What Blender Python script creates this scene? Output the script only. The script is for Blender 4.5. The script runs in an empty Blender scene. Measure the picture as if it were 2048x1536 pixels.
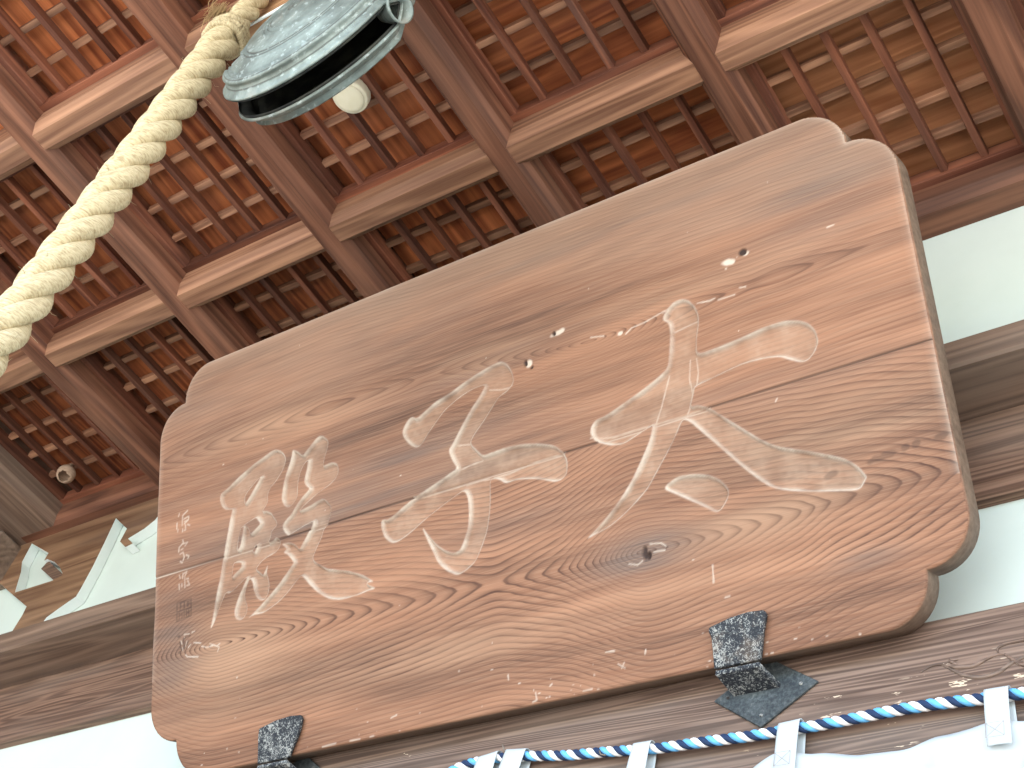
import bpy, bmesh, math, random
import numpy as np
from mathutils import Matrix, Vector, noise as mnoise
from mathutils.geometry import tessellate_polygon

random.seed(7)
rng = np.random.default_rng(7)
sc = bpy.context.scene
U = 0.6          # one coffer of the ceiling is 0.6 m
ZC = 4.6         # underside of the ceiling ribs

# ------------------------------------------------------------------ camera
R = [[0.814663, 0.538871, 0.214341], [-0.283438, 0.692412, -0.663497], [-0.505952, 0.479774, 0.716819]]
cd = bpy.data.cameras.new('camera'); cam = bpy.data.objects.new('camera', cd); sc.collection.objects.link(cam)
cd.sensor_fit = 'HORIZONTAL'; cd.sensor_width = 36; cd.lens = 50.9536; cd.clip_start = 0.05; cd.clip_end = 3000
rot = Matrix(R).transposed() @ Matrix(((1, 0, 0), (0, -1, 0), (0, 0, -1)))
cam.matrix_world = Matrix.Translation((3.508, -1.3437, 1.5668)) @ rot.to_4x4()
sc.camera = cam
# ------------------------------------------------------------------ sky, sun, exposure
SUN_EL, SUN_DIR = 62.0, (0.62, -0.78)
w = bpy.data.worlds.new('World'); sc.world = w; w.use_nodes = True
wn = w.node_tree.nodes; wn.clear()
sky = wn.new('ShaderNodeTexSky'); sky.sky_type = 'NISHITA'; sky.sun_disc = False
sky.sun_elevation = math.radians(SUN_EL); sky.sun_rotation = math.atan2(SUN_DIR[0], SUN_DIR[1])
bg = wn.new('ShaderNodeBackground'); bg.inputs['Strength'].default_value = 0.15
wo = wn.new('ShaderNodeOutputWorld')
w.node_tree.links.new(sky.outputs[0], bg.inputs[0]); w.node_tree.links.new(bg.outputs[0], wo.inputs[0])
sd = bpy.data.lights.new('sun', 'SUN'); sd.energy = 3.5; sd.angle = math.radians(0.5); sd.color = (1, 0.95, 0.88)
sun = bpy.data.objects.new('sun', sd); sc.collection.objects.link(sun)
dv = Vector((SUN_DIR[0] * math.cos(math.radians(SUN_EL)), SUN_DIR[1] * math.cos(math.radians(SUN_EL)), math.sin(math.radians(SUN_EL))))
sun.rotation_euler = dv.to_track_quat('Z', 'Y').to_euler(); sun.location = (6, -8, 12)
vs = sc.view_settings
vs.view_transform = 'Standard'; vs.look = 'None'; vs.gamma = 1; vs.use_curve_mapping = False; vs.exposure = 2.86
sc.cycles.use_denoising = True
sc.cycles.max_bounces = 8; sc.cycles.diffuse_bounces = 5

# ------------------------------------------------------------------ helpers
COL = sc.collection
def tag(o, label=None, cat=None, group=None, kind=None):
    if label: o['label'] = label
    if cat: o['category'] = cat
    if group: o['group'] = group
    if kind: o['kind'] = kind
    return o
def empty(name, loc=(0, 0, 0)):
    o = bpy.data.objects.new(name, None); COL.objects.link(o); o.location = loc; o.empty_display_size = 0.1; return o
def link(name, me, parent=None, loc=None, rz=None):
    o = bpy.data.objects.new(name, me); COL.objects.link(o)
    if parent is not None: o.parent = parent
    if loc is not None: o.location = loc
    if rz is not None: o.rotation_euler = (0, 0, rz)
    return o
def mesh(name, verts, faces, mats, smooth=False, mi=None):
    me = bpy.data.meshes.new(name); me.from_pydata([tuple(v) for v in verts], [], faces)
    for m in (mats if isinstance(mats, (list, tuple)) else [mats]): me.materials.append(m)
    if mi is not None: me.polygons.foreach_set('material_index', mi)
    if smooth: me.polygons.foreach_set('use_smooth', [True] * len(me.polygons))
    me.update(); return me
def bm_mesh(name, bm, mats, smooth=False):
    bmesh.ops.recalc_face_normals(bm, faces=bm.faces)
    me = bpy.data.meshes.new(name); bm.to_mesh(me); bm.free()
    for m in (mats if isinstance(mats, (list, tuple)) else [mats]): me.materials.append(m)
    if smooth: me.polygons.foreach_set('use_smooth', [True] * len(me.polygons))
    return me
def box_mesh(name, size, mat, bev=0.002, origin=(0, 0, 0), jitter=0):
    bm = bmesh.new(); bmesh.ops.create_cube(bm, size=1)
    for v in bm.verts:
        v.co = Vector((v.co.x * size[0] + origin[0], v.co.y * size[1] + origin[1], v.co.z * size[2] + origin[2]))
    if bev: bmesh.ops.bevel(bm, geom=bm.edges[:], offset=bev, segments=1, affect='EDGES')
    return bm_mesh(name, bm, mat)
def box(name, x, y, z, mat, parent=None, bev=0.002):
    """axis aligned box given by its ranges; the mesh is local to its centre"""
    c = [(a[0] + a[1]) / 2 for a in (x, y, z)]
    me = box_mesh(name, [abs(a[1] - a[0]) for a in (x, y, z)], mat, bev)
    return link(name, me, parent, c)
def extrude_poly(name, outer, holes, y0, y1, mats):
    """polygon in the XZ plane pushed from y0 (front) to y1; cut edges take the second material"""
    loops = [outer] + holes; vv = [p for l in loops for p in l]; n = len(vv)
    tris = tessellate_polygon([[Vector((p[0], p[1], 0)) for p in l] for l in loops])
    verts = [(p[0], y0, p[1]) for p in vv] + [(p[0], y1, p[1]) for p in vv]
    faces = [list(t) for t in tris]; mi = [0] * len(faces); s = 0
    for l in loops:
        m = len(l)
        for i in range(m):
            a, b = s + i, s + (i + 1) % m
            faces.append([a, b, b + n, a + n]); mi.append(1)
        s += m
    return mesh(name, verts, faces, mats, mi=mi)
def tube(path, rad, ns=8, caps=True):
    P = np.array(path, float); n = len(P); T = np.gradient(P, axis=0); T /= np.linalg.norm(T, axis=1)[:, None] + 1e-12
    up = np.array([0.31, 0.17, 0.93]); verts = []; faces = []
    r = np.broadcast_to(np.array(rad, float), (n,))
    for i in range(n):
        a = np.cross(T[i], up); a /= np.linalg.norm(a) + 1e-12; b = np.cross(T[i], a)
        for k in range(ns):
            t = 2 * math.pi * k / ns; verts.append(P[i] + r[i] * (math.cos(t) * a + math.sin(t) * b))
    for i in range(n - 1):
        for k in range(ns):
            k2 = (k + 1) % ns; faces.append([i * ns + k, i * ns + k2, (i + 1) * ns + k2, (i + 1) * ns + k])
    if caps: faces += [list(range(ns))[::-1], list(range((n - 1) * ns, n * ns))]
    return verts, faces
def smooth_path(pts, n):
    P = np.array(pts, float); d = np.r_[0, np.cumsum(np.linalg.norm(np.diff(P, axis=0), axis=1))]
    t = np.linspace(0, d[-1], n); Q = np.stack([np.interp(t, d, P[:, i]) for i in range(P.shape[1])], 1)
    k = max(3, n // len(pts)); k += (k + 1) % 2; ker = np.hanning(k + 2)[1:-1]; ker /= ker.sum()
    for i in range(Q.shape[1]):
        e = np.r_[np.full(k // 2, 0.0), Q[:, i], np.full(k // 2, 0.0)]
        e[:k // 2] = 2 * Q[0, i] - Q[1:k // 2 + 1, i][::-1]; e[-(k // 2):] = 2 * Q[-1, i] - Q[-k // 2:-1, i][::-1][:k // 2]
        Q[:, i] = np.convolve(e, ker, 'valid')
    return Q

# ------------------------------------------------------------------ materials
class NT:
    def __init__(s, name):
        s.m = bpy.data.materials.new(name); s.m.use_nodes = True; s.t = s.m.node_tree; s.t.nodes.clear()
        s.out = s.n('ShaderNodeOutputMaterial'); s.b = s.n('ShaderNodeBsdfPrincipled'); s.l(s.b.outputs[0], s.out.inputs[0])
    def n(s, ty, **kw):
        x = s.t.nodes.new(ty)
        for k, v in kw.items(): setattr(x, k, v)
        return x
    def l(s, a, b): s.t.links.new(a, b)
    def put(s, sock, v):
        if isinstance(v, bpy.types.NodeSocket): s.l(v, sock)
        elif v is not None: sock.default_value = v
    def math(s, op, a, b=None, c=None, clamp=False):
        x = s.n('ShaderNodeMath', operation=op, use_clamp=clamp); s.put(x.inputs[0], a)
        if b is not None: s.put(x.inputs[1], b)
        if c is not None: s.put(x.inputs[2], c)
        return x.outputs[0]
    def mix(s, f, a, b, mode='MIX'):
        x = s.n('ShaderNodeMix', data_type='RGBA', blend_type=mode); s.put(x.inputs[0], f)
        s.put(x.inputs[6], (*a, 1) if isinstance(a, tuple) else a); s.put(x.inputs[7], (*b, 1) if isinstance(b, tuple) else b)
        return x.outputs[2]
    def ramp(s, f, stops, interp='LINEAR'):
        x = s.n('ShaderNodeValToRGB'); s.l(f, x.inputs[0]); x.color_ramp.interpolation = interp
        e = x.color_ramp.elements
        while len(e) < len(stops): e.new(0.5)
        for el, (p, c) in zip(e, stops):
            el.position = p; el.color = (*c, 1) if isinstance(c, tuple) else (c, c, c, 1)
        return x.outputs[0]
    def coords(s, rnd=True, kind='Object'):
        tc = s.n('ShaderNodeTexCoord').outputs[kind]
        if not rnd: return tc
        oi = s.n('ShaderNodeObjectInfo'); s.rand = oi.outputs['Random']
        v = s.n('ShaderNodeVectorMath', operation='SCALE'); v.inputs[0].default_value = (37, 11, 19); s.l(s.rand, v.inputs['Scale'])
        a = s.n('ShaderNodeVectorMath', operation='ADD'); s.l(tc, a.inputs[0]); s.l(v.outputs[0], a.inputs[1]); return a.outputs[0]
    def noise(s, vec, scale=(1, 1, 1), detail=4, rough=0.55, dist=0.0):
        mp = s.n('ShaderNodeMapping'); s.l(vec, mp.inputs[0]); mp.inputs['Scale'].default_value = scale
        x = s.n('ShaderNodeTexNoise'); s.l(mp.outputs[0], x.inputs['Vector']); x.inputs['Scale'].default_value = 1
        x.inputs['Detail'].default_value = detail; x.inputs['Roughness'].default_value = rough; x.inputs['Distortion'].default_value = dist
        return x.outputs[0]
    def bump(s, h, strength=0.2, dist=0.002):
        x = s.n('ShaderNodeBump'); x.inputs['Strength'].default_value = strength; x.inputs['Distance'].default_value = dist
        s.l(h, x.inputs['Height']); s.l(x.outputs[0], s.b.inputs['Normal'])
    def done(s, col, rough=0.6, metal=0.0, spec=0.3):
        s.put(s.b.inputs['Base Color'], (*col, 1) if isinstance(col, tuple) else col)
        s.put(s.b.inputs['Roughness'], rough); s.put(s.b.inputs['Metallic'], metal); s.b.inputs['Specular IOR Level'].default_value = spec
        return s.m

def wood(name, dark, light, grey=(0.2, 0.17, 0.14), greyamt=0.35, var=0.3, across=55, rings=9.0, rough=0.62, chips=0.0, ringamt=0.22, lof=7):
    t = NT(name); v = t.coords()
    f1 = t.noise(v, (1.6, across, across), 6, 0.62)
    lo = t.noise(v, (0.5, lof, lof), 2, 0.5, 0.3)
    ph = t.math('MULTIPLY', lo, rings * 6.283); sn = t.math('SINE', ph)
    sn = t.math('MULTIPLY_ADD', sn, 0.5, 0.5); sn = t.math('POWER', sn, 1.6)
    f = t.math('ADD', t.math('MULTIPLY', f1, 0.9), t.math('MULTIPLY', sn, ringamt)); f = t.math('SUBTRACT', f, 0.45 * ringamt)
    col = t.ramp(f, [(0.22, dark), (0.75, light)])
    p = t.noise(v, (1.3, 5, 5), 3, 0.6)
    pm = t.ramp(p, [(0.42, 0.0), (0.68, 1.0)])
    pm = t.math('MULTIPLY', pm, greyamt)
    col = t.mix(pm, col, grey)
    if chips:
        ch = t.noise(v, (22, 90, 90), 3, 0.6); ar = t.noise(v, (3.1, 6, 6), 2, 0.5)
        ch = t.math('MULTIPLY', t.ramp(ch, [(0.655, 0.0), (0.67, 1.0)]), t.ramp(ar, [(0.55, 0.0), (0.6, 1.0)]))
        col = t.mix(t.math('MULTIPLY', ch, chips), col, (0.62, 0.5, 0.36))
    val = t.math('MULTIPLY_ADD', t.rand, 2 * var, 1 - var)
    g = t.n('ShaderNodeHueSaturation'); t.l(val, g.inputs['Value']); t.l(col, g.inputs['Color'])
    t.bump(t.math('ADD', f1, t.math('MULTIPLY', sn, 0.4)), 0.35, 0.0015)
    return t.done(g.outputs[0], rough, spec=0.25)

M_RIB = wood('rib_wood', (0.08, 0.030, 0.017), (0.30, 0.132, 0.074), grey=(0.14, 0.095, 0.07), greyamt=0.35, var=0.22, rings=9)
M_RIBX = wood('lit_rib_wood', (0.15, 0.066, 0.036), (0.46, 0.25, 0.142), grey=(0.22, 0.135, 0.095), greyamt=0.3, var=0.16, rings=10)  # rib wood lightened: daylight on the cross ribs' fronts painted in
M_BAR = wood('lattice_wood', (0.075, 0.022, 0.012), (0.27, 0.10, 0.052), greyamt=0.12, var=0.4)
M_BARX = wood('lit_lattice_wood', (0.13, 0.055, 0.03), (0.44, 0.23, 0.13), greyamt=0.15, var=0.4)  # lattice wood lightened: daylight on the cross bars put into the colour
M_BOARD2 = wood('weathered_board_wood', (0.28, 0.105, 0.042), (0.60, 0.275, 0.125), greyamt=0.03, var=0.1, across=40, rings=10)
M_BOARD = wood('board_wood', (0.17, 0.040, 0.014), (0.55, 0.185, 0.065), greyamt=0.05, var=0.28, across=40, rings=10)
M_BEAM = wood('beam_wood', (0.075, 0.04, 0.026), (0.24, 0.145, 0.098), greyamt=0.3, var=0.1, across=110, rings=14, ringamt=0.3, lof=14, chips=0.0)
M_PLATEW = wood('grey_plate_wood', (0.10, 0.062, 0.042), (0.27, 0.18, 0.125), greyamt=0.3, var=0.05, across=80)
M_BEAMLOW = wood('weathered_beam_wood', (0.075, 0.047, 0.034), (0.235, 0.16, 0.118), greyamt=0.4, var=0.05, across=120, rings=16, ringamt=0.34, lof=17, chips=0.9)
M_BRK = wood('bracket_wood', (0.12, 0.06, 0.032), (0.34, 0.205, 0.115), greyamt=0.25, var=0.1, across=30)
M_POST = wood('grey_post_wood', (0.12, 0.08, 0.055), (0.31, 0.22, 0.155), greyamt=0.4, var=0.1)
M_PLANK = wood('bar_wood', (0.22, 0.11, 0.05), (0.5, 0.3, 0.16), greyamt=0.15, var=0.05)

def plaster():
    t = NT('white_plaster'); v = t.coords(False)
    n = t.noise(v, (3, 3, 3), 5, 0.6); col = t.ramp(n, [(0.3, (0.545, 0.63, 0.575)), (0.7, (0.60, 0.685, 0.63))])
    t.bump(t.noise(v, (60, 60, 60), 3), 0.08, 0.002); return t.done(col, 0.85)
M_PLASTER = plaster()
def gofun():
    t = NT('white_painted_edge'); v = t.coords(False); n = t.noise(v, (9, 9, 9), 4)
    return t.done(t.ramp(n, [(0.3, (0.70, 0.77, 0.74)), (0.7, (0.76, 0.82, 0.79))]), 0.8)
M_EDGE = gofun()

# ------------------------------------------------------------------ ground (outside the frame, it lights the eaves from below)
def ground_mat():
    t = NT('pale_gravel'); v = t.coords(False); n = t.noise(v, (40, 40, 40), 6, 0.7)
    return t.done(t.ramp(n, [(0.3, (0.30, 0.285, 0.26)), (0.7, (0.44, 0.425, 0.39))]), 0.9)
gm = mesh('ground', [(-400, -400, 0), (400, -400, 0), (400, 400, 0), (-400, 400, 0)], [(0, 1, 2, 3)], ground_mat())
def stone_mat():
    t = NT('shaded_stone_floor'); v = t.coords(False); n = t.noise(v, (6, 6, 6), 6, 0.7)
    return t.done(t.ramp(n, [(0.3, (0.12, 0.105, 0.09)), (0.7, (0.19, 0.175, 0.155))]), 0.85)
tag(box('floor', (-3.2, 8.0), (-3.4, 0.9), (0.0, 0.12), stone_mat(), bev=0.01), 'dark stone floor out of view under the eaves, added to cut bounce from below', 'floor', kind='structure')  # unseen floor, added and kept dark to cut light bounced straight up
tag(link('ground', gm), 'pale gravel forecourt below the temple eaves', 'ground', kind='structure')

# ------------------------------------------------------------------ ceiling
SY, WX, WL, CC, CH = 1.0225, 0.0856, 0.0913, 0.034, 0.045
HT = 0.27
ceil = box('ceiling', (-2.6, 7.4), (-2.7, 0.9), (ZC + 0.30 * U, ZC + 0.38 * U), M_BOARD, bev=0)
tag(ceil, 'coffered timber ceiling with fine reddish lattice panels above the plaque', 'ceiling', kind='structure')
cpos = ceil.location.copy()
def cl(name, me, loc, rz=0.0):
    o = link(name, me, ceil); o.location = Vector(loc) - cpos; o.rotation_euler = (0, 0, rz); return o
def rib_mesh(name, length, width, inset, z0=0.0, steps=14, mat=None):
    """chamfered rib along local X, centred; chamfer ends pulled in by inset for the mitres"""
    h = width / 2
    prof = [(-h - CC, HT, 1), (-h - CC, CH, 1), (-h, z0, 0), (h, z0, 0), (h + CC, CH, 1), (h + CC, HT, 1)]
    verts, faces = [], []; n = len(prof)
    for i in range(steps + 1):
        for (y, z, e) in prof:
            x = -length / 2 + length * i / steps
            x = max(min(x, length / 2 - inset * e), -length / 2 + inset * e)
            verts.append((x * U, y * U, z * U))
    for i in range(steps):
        for k in range(n - 1):
            a = i * n + k; faces.append((a, a + 1, a + n + 1, a + n))
    return mesh(name, verts, faces, mat or M_RIB)
yr = rib_mesh('rib_long', 4.4, WL, 0)
KS = range(0, 7)
for k in KS:
    cl('rib', yr, ((k - WL / 2) * U, (1.04 - 2.2) * U, ZC), math.pi / 2)
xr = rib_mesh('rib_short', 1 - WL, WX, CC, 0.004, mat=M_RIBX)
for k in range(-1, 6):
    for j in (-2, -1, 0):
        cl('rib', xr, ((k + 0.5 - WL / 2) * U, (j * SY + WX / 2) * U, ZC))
# trim along the wall and along the hall's left side
def trim_mesh(length, width, z0, mat=None):
    h = width
    prof = [(0 - CC, HT), (0 - CC, CH), (0, z0), (h, z0), (h, HT)]
    L = length * U / 2; verts = []; n = len(prof)
    for x in np.linspace(-L, L, 12): verts += [(x, y * U, z * U) for y, z in prof]
    faces = [(i * n + k, i * n + k + 1, (i + 1) * n + k + 1, (i + 1) * n + k) for i in range(11) for k in range(n - 1)]
    return mesh('ceiling_trim', verts, faces, mat or M_RIB)
cl('ceiling_trim', trim_mesh(9, 0.116, -0.006), (3.2 * U, SY * U, ZC))
cl('side_trim', trim_mesh(4.7, 0.6, -0.005, M_PLATEW), ((-1.0) * U, -1.25 * U, ZC), math.pi / 2)
# coffers
x0, x1 = CC, 1 - WL - CC; y0, y1 = WX + CC, SY - CC
LED = 0.033
ledge_x = box_mesh('ledge', ((x1 - x0 + 0.008) * U, (LED + 0.004) * U, 0.068 * U), M_BAR, 0.0012)
ledge_y = box_mesh('ledge', ((y1 - y0 - 2 * LED) * U, (LED + 0.004) * U, 0.066 * U), M_BAR, 0.0012)
board = box_mesh('ceiling_board', ((1 - WL) * U, (SY - WX) * U, 0.014), M_BOARD, 0)
board2 = box_mesh('ceiling_board', ((1 - WL) * U, (SY - WX) * U, 0.014), M_BOARD2, 0)
boardy = box_mesh('ceiling_board', ((SY - WX) * U, (1 - WL) * U, 0.014), M_BOARD, 0)
BW = 0.031
ybar = box_mesh('lattice_bar', ((y1 - y0 - 2 * LED + 0.012) * U, BW * U, 0.042 * U), M_BAR, 0.0012)
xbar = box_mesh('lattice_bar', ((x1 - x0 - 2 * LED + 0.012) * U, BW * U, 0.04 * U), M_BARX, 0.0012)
coffers = [(k, 0) for k in range(-1, 6)] + [(k, -1) for k in range(0, 6)] + [(k, -2) for k in range(1, 4)]
for k, j in coffers:
    ox, oy = k, j * SY
    mid = ((ox + (x0 + x1) / 2) * U, (oy + (y0 + y1) / 2) * U)
    if (k, j) in ((3, -1), (4, -1), (4, 0), (5, 0), (5, -1), (3, 0)): cl('ceiling_board', board2 if (k, j) in ((4, 0), (5, 0)) else board, (*mid, ZC + 0.272 * U))
    else: cl('ceiling_board', boardy, (*mid, ZC + 0.272 * U), math.pi / 2)
    for s_ in (0, 1):
        cl('ledge', ledge_x, (mid[0], (oy + (y0 + LED / 2 - .002, y1 - LED / 2 + .002)[s_]) * U, ZC + 0.166 * U))
        cl('ledge', ledge_y, ((ox + (x0 + LED / 2 - .002, x1 - LED / 2 + .002)[s_]) * U, mid[1], ZC + 0.166 * U), math.pi / 2)
    for i in range(1, 5):
        xx = ox + x0 + (x1 - x0) * i / 5; yy = oy + y0 + (y1 - y0) * i / 5
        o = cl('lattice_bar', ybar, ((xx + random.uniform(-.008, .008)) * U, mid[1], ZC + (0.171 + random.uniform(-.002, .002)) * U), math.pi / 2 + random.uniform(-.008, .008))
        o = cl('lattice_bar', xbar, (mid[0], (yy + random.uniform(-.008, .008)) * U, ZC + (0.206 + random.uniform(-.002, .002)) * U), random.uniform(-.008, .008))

# ------------------------------------------------------------------ wall behind the plaque
YP = 1.14 * U
wall = box('wall', (-2.3, 6.6), (YP, YP + 0.15), (0.0, ZC + 0.29 * U), M_PLASTER, bev=0)
tag(wall, 'white plaster hall wall with dark horizontal beams behind the plaque', 'wall', kind='structure')
wpos = wall.location.copy()
def beam(name, x, y, z, mat, bev=0.006):
    o = box(name, x, y, z, mat, wall, bev); o.location = o.location - wpos; return o
beam('upper_plate', (-2.2, 6.5), (0.85 * U, YP + 0.02), (3.872, 3.957), M_PLATEW)
beam('tie_beam', (-2.2, 6.5), (1.09 * U, YP + 0.021), (3.637, 3.874), M_BEAM)
lowb = beam('lower_beam', (-2.2, 6.5), (1.0 * U, YP + 0.022), (2.86, 3.313), M_BEAMLOW, 0.008)
sw = tag(box('side_wall', (-0.98, -0.90), (-1.6, 0.42), (0.0, ZC - 0.01), M_BEAM, bev=0.004), 'dark timber side wall out of view beside the corner post, added to dim the lower left', 'wall', kind='structure')  # unseen wall, inferred from the corner post, added to dim the lower-left plaster
# carved brackets standing on the upper plate at the left corner
YB = 1.075 * U
outer = [(-1.0, 4.596), (0.22, 4.596), (0.22, 4.53), (-0.018, 4.513), (-0.031, 4.471), (-0.066, 4.444), (-0.132, 4.419), (-0.089, 4.384), (-0.120, 4.377),
         (-0.171, 4.418), (-0.172, 4.477), (-0.277, 4.56), (-0.263, 4.442), (-0.252, 4.328), (-0.250, 4.227), (-0.252, 4.2), (-0.311, 4.169), (-0.358, 4.141),
         (-0.42, 3.96), (-0.525, 3.96), (-0.522, 4.145), (-0.519, 4.19), (-0.524, 4.23), (-0.794, 4.406), (-0.906, 4.48), (-1.0, 4.5)]
hole = [(-0.744, 4.585), (-0.588, 4.492), (-0.588, 4.456), (-0.571, 4.458), (-0.512, 4.427), (-0.46, 4.389), (-0.418, 4.349), (-0.412, 4.337), (-0.446, 4.328),
        (-0.455, 4.326), (-0.655, 4.328), (-0.662, 4.341), (-0.699, 4.435), (-0.734, 4.492)]
o = link('carved_bracket', extrude_poly('carved_bracket', outer, [hole], YB, YP - 0.0015, [M_BRK, M_EDGE]), wall); o.location = -wpos
o = link('bracket_peg', extrude_poly('bracket_peg', [(-0.583, 4.464), (-0.422, 4.35), (-0.405, 4.33), (-0.44, 4.32), (-0.60, 4.431)], [], YB + 0.012, YP - 0.002, [M_BEAM, M_BEAM]), wall); o.location = -wpos
# corner post head
beam('post_block', (-1.35, -0.80), (0.9 * U, YP + 0.01), (4.42, 4.590), M_POST, 0.012)
beam('post_arm', (-1.35, -0.87), (0.66 * U, 0.9 * U), (4.46, 4.585), M_POST, 0.02)
beam('post', (-1.3, -0.93), (0.92 * U, YP + 0.012), (0.0, 4.42), M_POST, 0.02)
# engraved leaf scroll on the lower beam
waves = [[(2.668, 3.196), (2.686, 3.206), (2.705, 3.206), (2.732, 3.192), (2.762, 3.187), (2.786, 3.198), (2.807, 3.204), (2.822, 3.197)],
         [(2.705, 3.204), (2.723, 3.19), (2.747, 3.17), (2.777, 3.16), (2.806, 3.164), (2.824, 3.178), (2.849, 3.187), (2.894, 3.194)],
         [(2.806, 3.207), (2.802, 3.216), (2.82, 3.223), (2.85, 3.223), (2.895, 3.219)],
         [(2.816, 3.202), (2.836, 3.179), (2.864, 3.158)], [(2.735, 3.208), (2.72, 3.21), (2.735, 3.195)]]
for q in waves:
    P = smooth_path([(x, 1.0 * U - 0.0005, z) for x, z in q], 40)
    v, f = tube(P, 0.0036 * np.sin(np.linspace(0.25, math.pi - 0.2, 40)) + 0.0005, 6)
    o = link('carved_scroll', mesh('carved_scroll', v, f, M_BEAMLOW, True), lowb); o.location = -wpos - lowb.location
# ------------------------------------------------------------------ the plaque
# outlines measured on the board, in half millimetres (along the board, up the board)
TAI = [[(4629,1543),(4586,1541),(4549,1517),(4526,1483),(4555,1457),(4557,1411),(4543,1334),(4526,1260),(4471,1229),(4391,1197),(4302,1168),(4212,1139),(4154,1132),
(4130,1107),(4126,1076),(4149,1037),(4215,1003),(4273,990),(4335,1008),(4388,1024),(4427,1036),(4407,979),(4366,914),(4306,830),(4248,768),(4173,704),(4109,659),
(4058,629),(4115,642),(4177,657),(4239,687),(4302,724),(4365,768),(4413,824),(4471,892),(4520,955),(4561,1020),(4592,1004),(4640,943),(4688,884),(4741,817),(4793,751),
(4852,684),(4904,634),(4959,609),(5063,575),(5166,552),(5247,534),(5273,565),(5282,576),(5255,625),(5213,665),(5148,700),(5054,744),(4950,788),(4889,834),(4822,898),
(4754,964),(4684,1034),(4639,1057),(4603,1058),(4627,1117),(4634,1142),(4716,1152),(4798,1165),(4862,1172),(4955,1165),(5021,1151),(5062,1123),(5104,1098),(5134,1100),
(5164,1124),(5185,1162),(5181,1209),(5158,1248),(5117,1276),(5059,1293),(4974,1295),(4878,1284),(4782,1276),(4660,1272),(4669,1341),(4691,1415),(4692,1455),(4681,1492),
(4660,1523)],[(4437,753),(4506,784),(4585,774),(4646,754),(4696,718),(4724,674),(4716,640),(4679,599),(4655,596),(4613,630),(4548,676),(4490,717)]]
SHI = [[(3698,1556),(3653,1555),(3579,1542),(3484,1518),(3398,1488),(3311,1469),(3252,1442),(3203,1419),(3173,1437),(3145,1424),(3114,1384),(3122,1349),(3158,1302),
(3191,1279),(3220,1284),(3266,1332),(3315,1374),(3365,1416),(3442,1450),(3528,1472),(3606,1473),(3571,1427),(3512,1373),(3452,1302),(3401,1237),(3376,1212),(3396,1160),
(3421,1114),(3365,1098),(3270,1068),(3175,1042),(3097,1011),(3013,973),(2972,983),(2969,948),(2986,897),(3023,861),(3061,856),(3129,878),(3225,924),(3320,962),
(3395,989),(3451,1005),(3470,962),(3470,893),(3461,828),(3435,774),(3411,735),(3379,728),(3335,746),(3282,788),(3239,844),(3205,891),(3229,831),(3258,771),(3287,704),
(3338,655),(3390,625),(3435,637),(3490,665),(3530,729),(3560,789),(3579,866),(3589,939),(3591,1018),(3638,1009),(3675,976),(3732,980),(3817,961),(3874,940),(3930,916),
(3964,918),(3991,937),(3998,994),(3983,1035),(3945,1076),(3864,1108),(3779,1130),(3693,1139),(3622,1136),(3563,1133),(3534,1168),(3496,1214),(3522,1250),(3579,1297),
(3628,1346),(3668,1389),(3723,1404),(3756,1434),(3751,1483),(3728,1531)]]
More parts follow.
